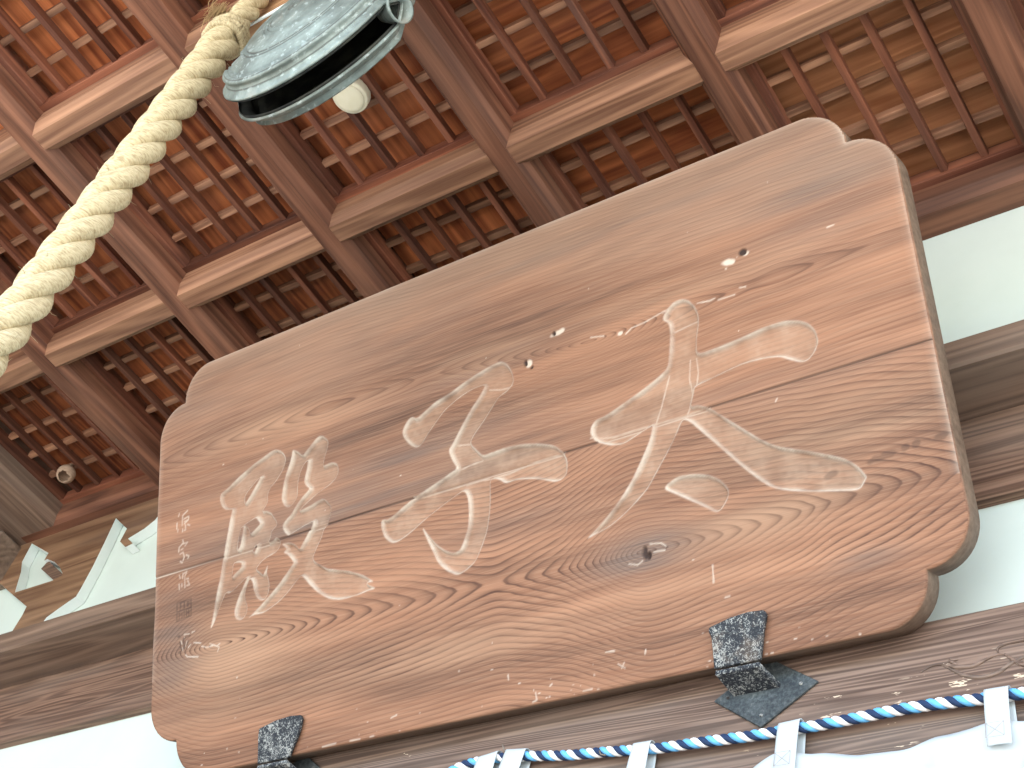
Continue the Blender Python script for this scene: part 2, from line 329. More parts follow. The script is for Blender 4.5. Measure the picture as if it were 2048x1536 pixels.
DEN = [[(2310,1515),(2281,1516),(2250,1505),(2206,1493),(2152,1477),(2088,1452),(2034,1428),(1984,1402),(1947,1387),(1929,1380),(1922,1359),(1927,1333),(1944,1304),
(1968,1285),(2004,1280),(2011,1274),(2003,1248),(1994,1212),(1986,1173),(1972,1118),(1961,1064),(1950,1027),(1932,935),(1915,883),(1899,817),(1883,739),(1867,692),
(1893,720),(1912,759),(1935,801),(1957,839),(1974,857),(1995,846),(2026,858),(2055,873),(2084,888),(2106,901),(2117,900),(2095,865),(2067,824),(2048,790),(2035,759),
(2033,730),(2046,706),(2072,696),(2097,704),(2114,725),(2117,758),(2102,791),(2099,817),(2110,853),(2130,887),(2141,889),(2155,868),(2164,824),(2181,787),(2209,764),
(2237,766),(2257,791),(2264,832),(2254,868),(2245,891),(2256,935),(2237,905),(2223,885),(2197,910),(2175,926),(2180,937),(2214,962),(2253,974),(2298,981),(2329,999),
(2337,1023),(2329,1046),(2312,1057),(2293,1046),(2262,1043),(2259,1048),(2273,1068),(2278,1097),(2318,1118),(2309,1146),(2287,1173),(2281,1188),(2244,1210),(2212,1214),
(2242,1242),(2253,1260),(2251,1271),(2251,1298),(2273,1330),(2291,1339),(2317,1359),(2348,1389),(2367,1421),(2376,1446),(2365,1475),(2343,1499)],[(2208,1402),
(2179,1389),(2144,1367),(2117,1347),(2097,1328),(2095,1304),(2097,1283),(2113,1296),(2135,1318),(2162,1349),(2188,1376)],[(2175,1195),(2138,1186),(2103,1177),
(2094,1175),(2121,1155),(2133,1124),(2138,1114),(2167,1129),(2201,1149),(2204,1159),(2190,1176)],[(2074,1169),(2063,1141),(2054,1103),(2046,1061),(2052,1051),
(2070,1069),(2078,1106),(2089,1148),(2092,1165)],[(2185,1052),(2162,1045),(2151,1028),(2162,1012),(2174,1027)],[(2021,997),(2076,987),(2080,960),(2060,950),(2031,935),
(2008,918),(2016,960)],[(2422,1482),(2442,1473),(2463,1457),(2489,1432),(2511,1450),(2545,1475),(2575,1497),(2601,1505),(2622,1499),(2647,1477),(2655,1457),(2646,1426),
(2629,1390),(2622,1362),(2620,1342),(2645,1345),(2678,1346),(2703,1335),(2713,1320),(2716,1289),(2697,1258),(2659,1238),(2617,1226),(2567,1209),(2525,1190),(2482,1171),
(2461,1153),(2491,1156),(2541,1163),(2575,1174),(2617,1178),(2637,1161),(2661,1132),(2666,1108),(2656,1078),(2643,1049),(2639,1040),(2614,1024),(2601,988),(2581,962),
(2561,932),(2543,901),(2550,884),(2589,856),(2633,825),(2686,810),(2753,789),(2804,768),(2851,746),(2887,721),(2917,702),(2878,707),(2873,699),(2895,685),(2927,668),
(2881,668),(2825,661),(2768,659),(2711,662),(2659,675),(2611,700),(2568,732),(2529,771),(2500,804),(2475,831),(2460,828),(2430,804),(2389,771),(2339,740),(2288,720),
(2237,704),(2221,701),(2176,704),(2143,701),(2126,694),(2165,715),(2198,733),(2237,758),(2282,786),(2332,821),(2370,854),(2403,884),(2425,905),(2410,928),(2385,956),
(2359,969),(2372,978),(2380,984),(2365,1000),(2347,1016),(2385,1013),(2411,1006),(2436,989),(2461,959),(2481,986),(2502,1008),(2522,1034),(2537,1046),(2548,1060),
(2553,1082),(2523,1078),(2477,1069),(2436,1059),(2390,1047),(2370,1068),(2355,1095),(2357,1114),(2381,1133),(2411,1149),(2440,1182),(2474,1213),(2504,1232),(2534,1251),
(2509,1274),(2498,1297),(2507,1332),(2518,1363),(2523,1392),(2525,1402),(2506,1397),(2484,1376),(2467,1346),(2456,1315),(2451,1280),(2451,1239),(2436,1216),(2414,1198),
(2391,1191),(2367,1207),(2350,1238),(2350,1266),(2358,1304),(2367,1342),(2385,1382),(2407,1424),(2418,1455)]]
SIG = [[(1687,1352),(1657,1337)],[(1628,1351),(1622,1337)],[(1653,1334),(1652,1313),(1651,1281)],[(1662,1313),(1688,1318),(1697,1318),(1696,1302),
(1666,1286)],[(1666,1297),(1689,1301)],[(1675,1277),(1677,1250),(1667,1251)],[(1691,1276),(1707,1268)],[(1613,1302),(1611,1272)],[(1621,1266),(1619,1254)],[(1655,1261),
(1654,1247)],[(1658,1200),(1663,1185),(1632,1167),(1630,1144)],[(1663,1180),(1692,1180),(1675,1165)],[(1647,1151),(1661,1154)],[(1641,1129),(1662,1135),(1672,1108),
(1664,1091)],[(1644,1089),(1658,1080)],[(1686,1115),(1706,1104),(1699,1095)],[(1663,1023),(1662,997)],[(1666,1020),(1692,1027),(1678,1003)],[(1638,1018),
(1644,1001)],[(1677,1004),(1680,946)],[(1690,988),(1704,987)],[(1700,976),(1714,952),(1694,953)],[(1637,971),(1640,944)],[(1657,969),(1658,953)]]
SEAL = [[(1626,873),(1727,876)],[(1626,873),(1629,780)],[(1727,876),(1730,789)],[(1629,780),(1730,789)],[(1678,873),(1681,786)],[(1627,827),(1728,833)],[(1652,872),
(1653,848)],[(1704,872),(1705,844)],[(1650,839),(1650,834)],[(1644,817),(1645,789)],[(1664,813),(1665,789)],[(1696,827),(1697,794)],[(1712,826),(1714,793)],[(1645,807),
(1667,807)],[(1693,811),(1716,811)],[(1698,857),(1718,858)]]
SEAL2 = [[(1682,681),(1725,689)],[(1679,675),(1687,627)],[(1656,668),(1660,653)],[(1657,645),(1671,628)],[(1649,617),(1658,622)],[(1692,659),(1690,638)],[(1712,662),
(1706,647)],[(1642,698),(1652,699)]]
PALE = [[(1684,702),(1720,699)],[(1693,640),(1705,665)],[(1716,631),(1732,644)],[(1674,637),(1678,625)],[(1663,674),(1670,658)],[(1739,702),(1758,705)],[(1809,619),
(1846,606),(1889,607)],[(1864,622),(1931,591),(1920,572)],[(1753,648),(1803,636)],[(1699,597),(1712,585),(1786,571)],[(1919,602),(1934,608)],[(4173,1517),
(4238,1502)],[(4346,1476),(4378,1494),(4443,1498),(4543,1518)],[(4696,1500),(4753,1491),(4777,1494)],[(4792,1482),(4867,1479)],[(4893,1502),(4920,1497)],[(4972,973),
(4980,983)],[(3622,145),(3623,124)],[(3979,15),(4021,16)],[(4101,149),(4139,146)],[(4151,92),(4181,70)],[(4167,73),(4179,92)],[(3736,13),(3756,18),(3752,49)],[(2991,72),
(3025,80)],[(5300,1627),(5328,1628)],[(2754,11),(2812,10)],[(2870,10),(2892,11)],[(4277,108),(4281,123)],[(3824,63),(3835,69)],[(4614,391),(4609,323)],[(4649,255),
(4670,256)],[(2592,10),(2672,13)],[(4351,539),(4401,531),(4422,514)],[(4365,502),(4415,499)],[(4246,480),(4285,467),(4309,478)]]
INNER = [[(4518,1230),(4488,1160),(4464,1104),(4432,1043)],[(4651,1267),(4651,1204),(4634,1142)],[(4622,1269),(4607,1186),(4615,1121),(4591,1058),
(4565,1019)],[(4125,1060),(4219,1041),(4330,1041),(4427,1040),(4563,1035),(4661,1041)],[(4532,1510),(4567,1523),(4603,1535)],[(4570,1415),(4639,1424),
(4689,1428)],[(3421,1110),(3476,1118),(3549,1121)],[(3452,1028),(3525,1032),(3595,1024),(3683,1023),(3823,1038),(3925,1037),(3992,1033)],[(3609,1447),(3671,1428),
(3746,1421)],[(3392,1232),(3438,1227),(3492,1215)],[(3165,1044),(3296,1038),(3453,1035)]]
CHIP = [(4006,1597,12,4),(3844,1501,6,6),(4861,1632,11,5),(4941,1644,5,3),(4317,1488,5,3)]
HOLE = [(4927,1654,6,5),(3985,1599,3,4),(3826,1506,3,5),(4324,504,5,9),(5586,653,10,4),(5486,651,6,5),(5441,648,6,5),(5354,637,22,5),(5142,629,9,5),(4341,491,4,5),
(3856,1475,4,3)]
AX_LOW = [(0.7209,0.31),(0.9513,0.3034),(1.3848,0.2882),(1.7926,0.2724),(2.1567,0.2561),(2.3956,0.2501),(2.6033,0.2623),(2.8131,0.2644)]
AX_UP = [(0.7323,0.8396),(0.9513,0.8308),(1.1404,0.8248),(1.3992,0.8191),(1.6923,0.8036),(2.0829,0.7477),(2.4692,0.7496),(2.7887,0.7431)]
W_LOW = [(0.7209,14),(0.8024,9),(0.9513,0),(1.1672,5),(1.2934,8),(1.4664,11),(1.5402,12),(1.6318,13.5),(1.6841,14.5),(1.7529,15.6),(1.7926,16),(1.8318,15.5),
(1.8858,14.5),(1.9401,13.3),(1.9712,12.5),(2.0565,8),(2.1567,0),(2.2871,5),(2.4128,8),(2.4993,10),(2.5559,12),(2.6671,14),(2.716,15.3),(2.815,18),(2.8855,20)]
W_UP = [(0.713,14),(0.9513,11),(1.1404,9.5),(1.3183,7),(1.5551,9),(1.6304,10),(1.6923,9.3),(1.8173,7),(1.9532,4),(2.0829,0),(2.1842,4),(2.2822,8),(2.4692,10.5),
(2.5361,10),(2.6863,12),(2.8888,13)]
TH = math.radians(28.2)
PU0, PU1, PV0, PV1, PR, PT = 0.728, 2.812, 0.0, 1.080, 0.093, 0.063
VSEAM = 0.515
PO = Vector((0.0, 0.54448, ZC - 1.34614))
plaque = empty('name_plaque', PO); plaque.rotation_euler = (math.pi / 2 + TH, 0, 0)
tag(plaque, 'large brown wooden name plaque carved with three pale Chinese characters, tilted forward under the ceiling', 'plaque')

def plaque_outline(inset=0.0, seg=10):
    """scalloped rectangle: every corner is two quarter rounds meeting in a notch"""
    r = PR; a0, a1, b0, b1 = PU0 + inset, PU1 - inset, PV0 + inset, PV1 - inset
    pts = []
    def arc(cx, cy, t0, t1):
        for i in range(seg + 1):
            t = math.radians(t0 + (t1 - t0) * i / seg); pts.append((cx + (r) * math.cos(t), cy + (r) * math.sin(t)))
    arc(a1 - r, b0 + 2 * r, -90, 0); arc(a1 - r, b1 - 2 * r, 0, 90); arc(a1 - 2 * r, b1 - r, 0, 90)
    arc(a0 + 2 * r, b1 - r, 90, 180); arc(a0 + r, b1 - 2 * r, 90, 180); arc(a0 + r, b0 + 2 * r, 180, 270)
    arc(a0 + 2 * r, b0 + r, 180, 270); arc(a1 - 2 * r, b0 + r, 270, 360)
    return pts
def seg_dist(px, py, poly, closed=True):
    d = np.full(px.shape, 1e9); n = len(poly)
    for i in range(n if closed else n - 1):
        ax, ay = poly[i]; bx, by = poly[(i + 1) % n]
        ex, ey = bx - ax, by - ay; L = ex * ex + ey * ey + 1e-18
        t = np.clip(((px - ax) * ex + (py - ay) * ey) / L, 0, 1)
        d = np.minimum(d, (px - ax - t * ex) ** 2 + (py - ay - t * ey) ** 2)
    return np.sqrt(d)
def inside(px, py, polys):
    c = np.zeros(px.shape, bool)
    for poly in polys:
        n = len(poly)
        for i in range(n):
            ax, ay = poly[i]; bx, by = poly[(i + 1) % n]
            if ay == by: continue
            cond = (ay > py) != (by > py)
            c ^= cond & (px < (bx - ax) * (py - ay) / (by - ay) + ax)
    return c
def rounded(poly, it=2):
    P = poly
    for _ in range(it):
        Q = []
        for i in range(len(P)):
            a, b = P[i], P[(i + 1) % len(P)]
            Q += [(0.8 * a[0] + 0.2 * b[0], 0.8 * a[1] + 0.2 * b[1]), (0.2 * a[0] + 0.8 * b[0], 0.2 * a[1] + 0.8 * b[1])]
        P = Q
    return P
conv = lambda polys: [[(x / 2000, y / 2000) for x, y in p] for p in polys]
CELL = 0.0024
nu, nv = int((PU1 - PU0) / CELL) + 2, int((PV1 - PV0) / CELL) + 2
gu = PU0 + (PU1 - PU0) * np.arange(nu) / (nu - 1); gv = PV0 + (PV1 - PV0) * np.arange(nv) / (nv - 1)
GU, GV = np.meshgrid(gu, gv)                                  # rows are v
def vnoise(sx, sy, seed):
    r = np.random.default_rng(seed); nx, ny = int((PU1 - PU0) * sx) + 4, int((PV1 - PV0) * sy) + 4
    g = r.random((ny, nx)); x = (GU - PU0) * sx; y = (GV - PV0) * sy
    i, j = x.astype(int), y.astype(int); fx, fy = x - i, y - j; fx = fx * fx * (3 - 2 * fx); fy = fy * fy * (3 - 2 * fy)
    return (g[j, i] * (1 - fx) + g[j, i + 1] * fx) * (1 - fy) + (g[j + 1, i] * (1 - fx) + g[j + 1, i + 1] * fx) * fy
# growth rings as a saw cuts them: distance from the pith line, which swings nearer and farther along the board
def rings(axis, wl, rho, amp, dl):
    us = np.linspace(0.6, 2.95, 600); vc = np.interp(us, *zip(*axis)); ww = np.interp(us, *zip(*wl))
    for a, k in ((vc, 61), (ww, 15)):
        ker = np.hanning(k + 2)[1:-1]; ker /= ker.sum(); e = np.r_[np.full(k // 2, a[0]), a, np.full(k // 2, a[-1])]; a[:] = np.convolve(e, ker, 'valid')
    d = GV - np.interp(GU, us, vc); d = d / rho + amp * np.tanh(d / dl); ww = np.interp(GU, us, ww)
    return (np.abs(d) ** 1.55 + ww ** 1.55) ** (1 / 1.55)
wob = (vnoise(1.3, 8, 1) - 0.5) * 1.6 + (vnoise(2.0, 20, 2) - 0.5) * 0.45 + (vnoise(9, 90, 12) - 0.5) * 0.16
low = rings(AX_LOW, W_LOW, 0.0105, 2.5, 0.05); upp = rings(AX_UP, W_UP, 0.0088, 2.5, 0.045)
seamv = VSEAM + (vnoise(3, 0.5, 3)[0] - 0.5) * 0.004 + (PU1 - gu) * 0.004
ring = np.where(GV > seamv[None, :], upp + 31.3, low) + wob
# carving
gy, gx = np.gradient(ring, gv, gu); gm_ = np.hypot(gx, gy)
soft = np.clip((105 - gm_) / 55, 0, 1)                           # widely spaced rings read darker
fill = np.zeros_like(GU); depth = np.zeros_like(GU); pale = np.zeros_like(GU); dark = np.zeros_like(GU); owner = np.zeros(GU.shape, int)
for ci, polys in enumerate((TAI, SHI, DEN)):
    polys = [rounded(p) for p in conv(polys)]
    xs = [x for p in polys for x, _ in p]; ys = [y for p in polys for _, y in p]
    m = (GU > min(xs) - .02) & (GU < max(xs) + .02) & (GV > min(ys) - .02) & (GV < max(ys) + .02)
    px, py = GU[m], GV[m]; d = np.full(px.shape, 1e9)
    for p in polys: d = np.minimum(d, seg_dist(px, py, p))
    ins = inside(px, py, polys); s = np.where(ins, d, -d)
    t = np.clip(s / 0.0065, 0, 1); dep = -0.0095 * t * t * (3 - 2 * t)
    depth[m] += dep
    br = vnoise(30, 30, 20 + ci)[m]; br2 = vnoise(120, 120, 30 + ci)[m]
    edge = np.exp(-((s - 0.0020) / 0.0024) ** 2) * (0.42 + 0.75 * br) * (0.75 + 0.5 * br2) + 0.35 * np.exp(-((s - 0.006) / 0.004) ** 2) * br
    pale[m] = np.maximum(pale[m], np.clip(edge, 0, 1))
    pale[m] = np.maximum(pale[m], np.where(s > 0.003, 0.02 + 0.09 * br * (0.5 + br2), 0))
    fill[m] = np.maximum(fill[m], np.clip((s - .001) / .004, 0, 1) * (0.45 + 0.5 * br) * (0.7 + 0.5 * br2))
    ow = owner[m]; ow[s > -0.001] = ci + 1; owner[m] = ow
def strokes(lst, wdt, amp, target, dpt=0.0, own=0, soft=0.6):
    for l in conv(lst):
        xs = [x for x, _ in l]; ys = [y for _, y in l]
        m = (GU > min(xs) - .012) & (GU < max(xs) + .012) & (GV > min(ys) - .012) & (GV < max(ys) + .012)
        if not m.any(): continue
        d = seg_dist(GU[m], GV[m], l, False)
        k = np.clip((wdt * (1 + soft) - d) / (wdt * soft * 2), 0, 1); k = k * amp * (0.6 + 0.7 * vnoise(80, 80, 44)[m])
        target[m] = np.maximum(target[m], np.clip(k, 0, 1)); depth[m] -= dpt * np.clip(k, 0, 1)
        if own:
            ow = owner[m]; ow[(d < wdt * 2) & (ow == 0)] = own; owner[m] = ow
strokes(SIG, 0.0020, 0.55, pale, 0.0012, 4)
strokes(SEAL, 0.0022, 0.55, dark, 0.0008, 5)
strokes(SEAL2, 0.0024, 0.6, dark, 0.001, 6)
strokes(PALE, 0.0015, 0.7, pale, -0.0006)
strokes(INNER, 0.0017, 0.5, pale, 0)
for lst, tg, dp, am in ((CHIP, pale, 0.0015, 1), (HOLE[:4] + HOLE[9:], dark, 0.004, 1), (HOLE[4:9], dark, 0.0, 0.42)):
    for x, y, a, b in lst:
        d = np.sqrt(((GU - x / 2000) / (a * .0014)) ** 2 + ((GV - y / 2000 - (GU - x / 2000) * .1) / (b * .0014)) ** 2) + (vnoise(90, 90, x) - .5) * .7
        k = np.clip((1.25 - d) / .5, 0, 1) * am; np.maximum(tg, k, out=tg); depth -= dp * k
# little flakes along the bottom edge and a few dust specks
for i in range(70):
    x, y = rng.uniform(PU0 + .15, PU1 - .2), abs(rng.normal(0, .035)) + .003
    if i > 45: x, y = rng.uniform(PU0 + .05, PU1 - .05), rng.uniform(.02, 1.05)
    a, b = rng.uniform(.001, .004), rng.uniform(.0008, .0022)
    j0, j1 = np.searchsorted(gv, [y - .01, y + .01]); i0, i1 = np.searchsorted(gu, [x - .012, x + .012])
    d = ((GU[j0:j1, i0:i1] - x) / a) ** 2 + ((GV[j0:j1, i0:i1] - y) / b) ** 2
    pale[j0:j1, i0:i1] = np.maximum(pale[j0:j1, i0:i1], np.clip(1.4 - d, 0, 1) * rng.uniform(.3, .9))
# joint between the two planks, worn rounded edge, slight unevenness
ds = np.abs(GV - seamv[None, :]); ins_ch = (owner >= 1) & (owner <= 3)
depth -= 0.0026 * np.exp(-(ds / 0.0022) ** 2)
dark = np.maximum(dark, np.exp(-(ds / 0.0021) ** 2) * np.where(ins_ch, 0.1, 0.85) * np.where(GU < 1.0, np.clip((GU - .75) * 4, 0, 1), 1))
pale = np.maximum(pale, np.exp(-((GV - seamv[None, :] + .0015) / 0.002) ** 2) * np.where(ins_ch, 0.5, np.clip((1.0 - GU) * 3.5, 0, .8)))
depth += np.where(GV > seamv[None, :], 0.0007, 0) + (vnoise(5, 9, 8) - .5) * .002 - 0.0004 * np.clip(np.mod(ring, 1) - .8, 0, 1) * 5 * .2
stain = np.zeros_like(GU)
for x, y, a, b, k in ((1.30, .565, .55, .055, .75), (1.62, .62, .35, .05, .55), (2.45, .515, .4, .03, .5), (2.0, .99, .9, .10, .45), (2.66, .93, .2, .16, .5), (.86, .93, .2, .10, .35), (.80, .34, .09, .16, .55), (2.15, .265, .11, .055, 1.0), (1.9, .40, .25, .05, .4), (1.75, .78, .35, .04, .35), (2.62, .135, .07, .02, .5), (1.1, .70, .3, .05, .35)):
    stain = np.maximum(stain, k * np.exp(-((GU - x) / a) ** 2 - ((GV - y) / b) ** 2))
stain = np.clip(stain * (0.35 + 1.3 * vnoise(2.2, 30, 51)) * (0.6 + .8 * vnoise(6, 90, 52)), 0, 1)
pale_patch = np.zeros_like(GU)                                        # paler sapwood patches
for x, y, a, b, k in ((.98, .27, .25, .10, .8), (1.2, .82, .3, .05, .6), (2.42, .26, .22, .045, .9), (2.35, .80, .3, .03, .5), (1.55, .15, .5, .05, .5), (2.6, .40, .25, .08, .6), (.95, .15, .3, .05, .4), (1.8, .80, .14, .03, .6), (2.3, .17, .3, .03, .4)):
    pale_patch = np.maximum(pale_patch, k * np.exp(-((GU - x) / a) ** 2 - ((GV - y) / b) ** 2))
pale_patch = np.clip(pale_patch * (0.3 + 1.3 * vnoise(3, 40, 53)), 0, 1)
OUT = plaque_outline(0, 12); OUTR = np.array(OUT)
# distance to the outline, only near it
dout = np.full(GU.shape, 1.0); m = (GU < PU0 + 2.3 * PR) | (GU > PU1 - 2.3 * PR) | (GV < .02) | (GV > PV1 - .02)
m2 = m & ((GV < 2.4 * PR) | (GV > PV1 - 2.4 * PR) | (GU < PU0 + .02) | (GU > PU1 - .02))
d = seg_dist(GU[m2], GV[m2], OUT); dout[m2] = np.where(inside(GU[m2], GV[m2], [OUT]), d, -d)
depth -= 0.004 * np.clip(1 - dout / 0.006, 0, 1) ** 2
wear = np.clip(np.exp(-np.maximum(dout, 0) / 0.006) * (0.35 + 0.6 * vnoise(14, 14, 9)), 0, 1)
pale = np.maximum(pale, wear * 0.8 * (GV > .25))
keep = dout > 0.0005
idx = np.arange(nu * nv).reshape(nv, nu)
q = np.stack([idx[:-1, :-1], idx[:-1, 1:], idx[1:, 1:], idx[1:, :-1]], -1)
qk = (keep[:-1, :-1] & keep[:-1, 1:] & keep[1:, 1:] & keep[1:, :-1])
own_q = owner[:-1, :-1]; up_q = GV[:-1, :-1] > seamv[None, :-1]
XYZ = np.stack([GU, GV, depth], -1).reshape(-1, 3)
attrs = {'ring': ring.ravel(), 'pale': np.clip(pale, 0, 1).ravel(), 'dark': np.clip(dark, 0, 1).ravel(), 'stain': stain.ravel(), 'wide': soft.ravel(), 'fill': np.clip(fill, 0, 1).ravel(), 'pale_patch': pale_patch.ravel()}
def plaque_mat():
    t = NT('plaque_wood'); v = t.coords(False)
    at = {k: t.n('ShaderNodeAttribute', attribute_name=k).outputs['Fac'] for k in ('ring', 'pale', 'dark', 'bulk', 'stain', 'pale_patch', 'wide', 'fill')}
    fib = t.noise(v, (5, 420, 200), 3, 0.6); fine = t.noise(v, (1.6, 75, 75), 6, 0.62)
    ph = t.math('ADD', at['ring'], t.math('MULTIPLY', t.math('SUBTRACT', fine, 0.5), 0.3))
    fr = t.math('FRACT', ph)
    late = t.ramp(fr, [(0.0, 0.25), (0.07, 0.0), (0.42, 0.04), (0.74, 0.5), (0.86, 1.0), (0.95, 0.9), (1.0, 0.25)])
    con = t.noise(v, (1.6, 10, 10), 3, 0.6); con = t.ramp(con, [(0.32, 0.4), (0.62, 1.0)])
    sep = t.n('ShaderNodeSeparateXYZ'); t.l(v, sep.inputs[0])
    con = t.math('MULTIPLY', con, t.ramp(sep.outputs['Y'], [(0.50, 1.0), (0.53, 0.62)]))
    late = t.math('MULTIPLY', t.math('MULTIPLY', late, con), t.math('MULTIPLY_ADD', at['wide'], 0.72, 0.45))
    tone = t.noise(v, (0.9, 9, 9), 4, 0.62); tone2 = t.noise(v, (1.6, 34, 34), 5, 0.62)
    base = t.ramp(tone, [(0.33, (0.082, 0.040, 0.025)), (0.5, (0.185, 0.087, 0.049)), (0.67, (0.315, 0.155, 0.087))])
    base = t.mix(t.math('MULTIPLY', t.ramp(tone2, [(0.38, 0.0), (0.72, 1.0)]), 0.5), base, (0.33, 0.17, 0.098))
    base = t.mix(t.math('MULTIPLY', at['pale_patch'], 0.6), base, (0.40, 0.25, 0.155))
    base = t.mix(t.math('MULTIPLY', at['stain'], 0.85), base, (0.115, 0.086, 0.072))
    wth = t.math('ADD', sep.outputs['Y'], t.math('MULTIPLY', t.noise(v, (1.7, 6, 6), 3), 0.5))
    wth = t.ramp(t.math('MULTIPLY', wth, 0.6), [(0.66, 0.0), (0.82, 0.6)])
    base = t.mix(wth, base, (0.255, 0.175, 0.122))
    base = t.mix(t.math('MULTIPLY', t.ramp(fib, [(0.4, 0.0), (0.7, 1.0)]), 0.32), base, (0.39, 0.245, 0.158))
    col = t.mix(t.math('MULTIPLY', late, 0.88), base, (0.058, 0.025, 0.016))
    col = t.mix(t.math('MULTIPLY', at['fill'], 0.3), col, (0.40, 0.265, 0.17))
    col = t.mix(t.math('MULTIPLY', at['pale'], 0.85), col, (0.55, 0.475, 0.385))
    col = t.mix(at['dark'], col, (0.035, 0.02, 0.015))
    col = t.mix(at['bulk'], col, t.mix(t.ramp(fine, [(0.3, 0.0), (0.7, 1.0)]), (0.105, 0.07, 0.048), (0.22, 0.155, 0.108)))
    t.bump(t.math('ADD', t.math('MULTIPLY', late, -0.6), t.math('MULTIPLY', fib, 0.5)), 0.35, 0.0012)
    return t.done(col, 0.66, spec=0.22)
M_PLAQ = plaque_mat()
def grid_part(name, mask, parent, label=None):
    f = q[mask & qk]; used, inv = np.unique(f.ravel(), return_inverse=True); f = inv.reshape(-1, 4)
    me = bpy.data.meshes.new(name); n, k = len(used), len(f)
    me.vertices.add(n); me.vertices.foreach_set('co', XYZ[used].astype(np.float32).ravel())
    me.loops.add(4 * k); me.loops.foreach_set('vertex_index', f.ravel().astype(np.int32))
    me.polygons.add(k); me.polygons.foreach_set('loop_start', np.arange(0, 4 * k, 4, dtype=np.int32))
    me.polygons.foreach_set('use_smooth', np.ones(k, bool)); me.materials.append(M_PLAQ)
    for a, vals in attrs.items():
        at = me.attributes.new(a, 'FLOAT', 'POINT'); at.data.foreach_set('value', vals[used].astype(np.float32))
    me.update(calc_edges=True); o = link(name, me, parent)
    if label: o['label'] = label
    return o
def body_mesh(upper):
    """edge grain, back and worn arris of one plank"""
    prof = [(0.0045, -0.0032), (0.0022, -0.0028), (0.0006, -0.0046), (0.0, -0.008), (0.0, -PT + .004), (0.004, -PT)]
    pts = []
    big = plaque_outline(0, 12)
    # split the loop at the joint
    n = len(big)
    for i in range(n):
        a, b = big[i], big[(i + 1) % n]; pts.append(a)
        L = math.dist(a, b)
        for k in range(1, int(L / 0.03) + 1):
            s = k / (int(L / 0.03) + 1); pts.append((a[0] + (b[0] - a[0]) * s, a[1] + (b[1] - a[1]) * s))
    P = np.array(pts); c = P - np.roll(P, 1, 0); e = np.roll(P, -1, 0) - P
    c /= np.linalg.norm(c, axis=1)[:, None] + 1e-12; e /= np.linalg.norm(e, axis=1)[:, None] + 1e-12
    T = c + e; T /= np.linalg.norm(T, axis=1)[:, None] + 1e-12; N = np.stack([-T[:, 1], T[:, 0]], 1)   # inward for a ccw loop
    verts, bulk = [], []; m = len(prof)
    for i in range(len(P)):
        jit = mnoise.noise(Vector((P[i, 0] * 30, P[i, 1] * 30, 1.0 + upper))) * 0.0012
        for k, (ins, z) in enumerate(prof):
            pnt = P[i] + N[i] * (ins + (jit if k in (2, 3) else 0)); verts.append((pnt[0], pnt[1], z)); bulk.append([0, .15, .45, 1, 1, 1][k])
    sel = (P[:, 1] > VSEAM) if upper else (P[:, 1] <= VSEAM); faces = []
    for i in range(len(P)):
        j = (i + 1) % len(P)
        if upper and not (sel[i] and sel[j]): continue
        if not upper and not (sel[i] or sel[j]): continue
        for k in range(m - 1): faces.append((i * m + k, j * m + k, j * m + k + 1, i * m + k + 1))
    b = len(verts); ub, vb = (PV1, VSEAM) if upper else (VSEAM, PV0)
    poly = [tuple(p) for p, s in zip(P + N * 0.004, sel) if s]
    tr = tessellate_polygon([[Vector((x, y, 0)) for x, y in poly]])
    verts += [(x, y, -PT) for x, y in poly]; bulk += [1] * len(poly); faces += [tuple(b + i for i in t_) for t_ in tr]
    return verts, faces, bulk
for upper in (True, False):
    o = grid_part('plank', (own_q == 0) & (up_q == upper), plaque, 'upper plank of the plaque' if upper else 'lower plank of the plaque with large swirling grain')
    v, f, bk = body_mesh(upper); me = mesh('plank_edge', v, f, M_PLAQ, True)
    at = me.attributes.new('bulk', 'FLOAT', 'POINT'); at.data.foreach_set('value', bk)
    link('plank_edge', me, o)
for ci, lab in ((1, 'carved character meaning great'), (2, 'carved character meaning child'), (3, 'carved character meaning hall')):
    grid_part('carved_character', own_q == ci, plaque, lab)
grid_part('signature', own_q == 4, plaque, 'small pale incised signature'); grid_part('seal_mark', own_q == 5, plaque, 'small dark square seal'); grid_part('seal_mark', own_q == 6, plaque, 'faint dark mark below the square seal')

# ------------------------------------------------------------------ iron brackets that hold the plaque
def iron():
    t = NT('flaking_black_iron'); v = t.coords()
    n1 = t.noise(v, (165, 165, 165), 3, 0.6, 1.6); n2 = t.noise(v, (26, 26, 26), 3, 0.6)
    k = t.math('ADD', n1, t.math('MULTIPLY', t.math('SUBTRACT', n2, 0.5), 0.45))
    col = t.ramp(k, [(0.42, (0.012, 0.015, 0.02)), (0.53, (0.03, 0.036, 0.042)), (0.58, (0.25, 0.26, 0.245)), (0.75, (0.36, 0.36, 0.32))])
    rust = t.ramp(t.noise(v, (9, 9, 9), 4, 0.6), [(0.56, 0.0), (0.7, 0.5)]); col = t.mix(rust, col, (0.20, 0.14, 0.09))
    t.bump(k, 0.5, 0.003); return t.done(col, 0.6, 0.2, 0.4)
M_IRON = iron()
def iron_plate():
    t = NT('grey_green_iron_plate'); v = t.coords()
    n1 = t.noise(v, (120, 120, 120), 4, 0.65); n2 = t.noise(v, (18, 18, 18), 3)
    col = t.ramp(t.math('ADD', n1, t.math('MULTIPLY', t.math('SUBTRACT', n2, 0.5), 0.5)), [(0.35, (0.025, 0.032, 0.036)), (0.6, (0.075, 0.088, 0.088)), (0.75, (0.16, 0.17, 0.16))])
    t.bump(n1, 0.4, 0.002); return t.done(col, 0.65, 0.2, 0.4)
M_PLATE = iron_plate()
nrm = Vector((0, -math.cos(TH), -math.sin(TH))); vup = Vector((0, -math.sin(TH), math.cos(TH)))
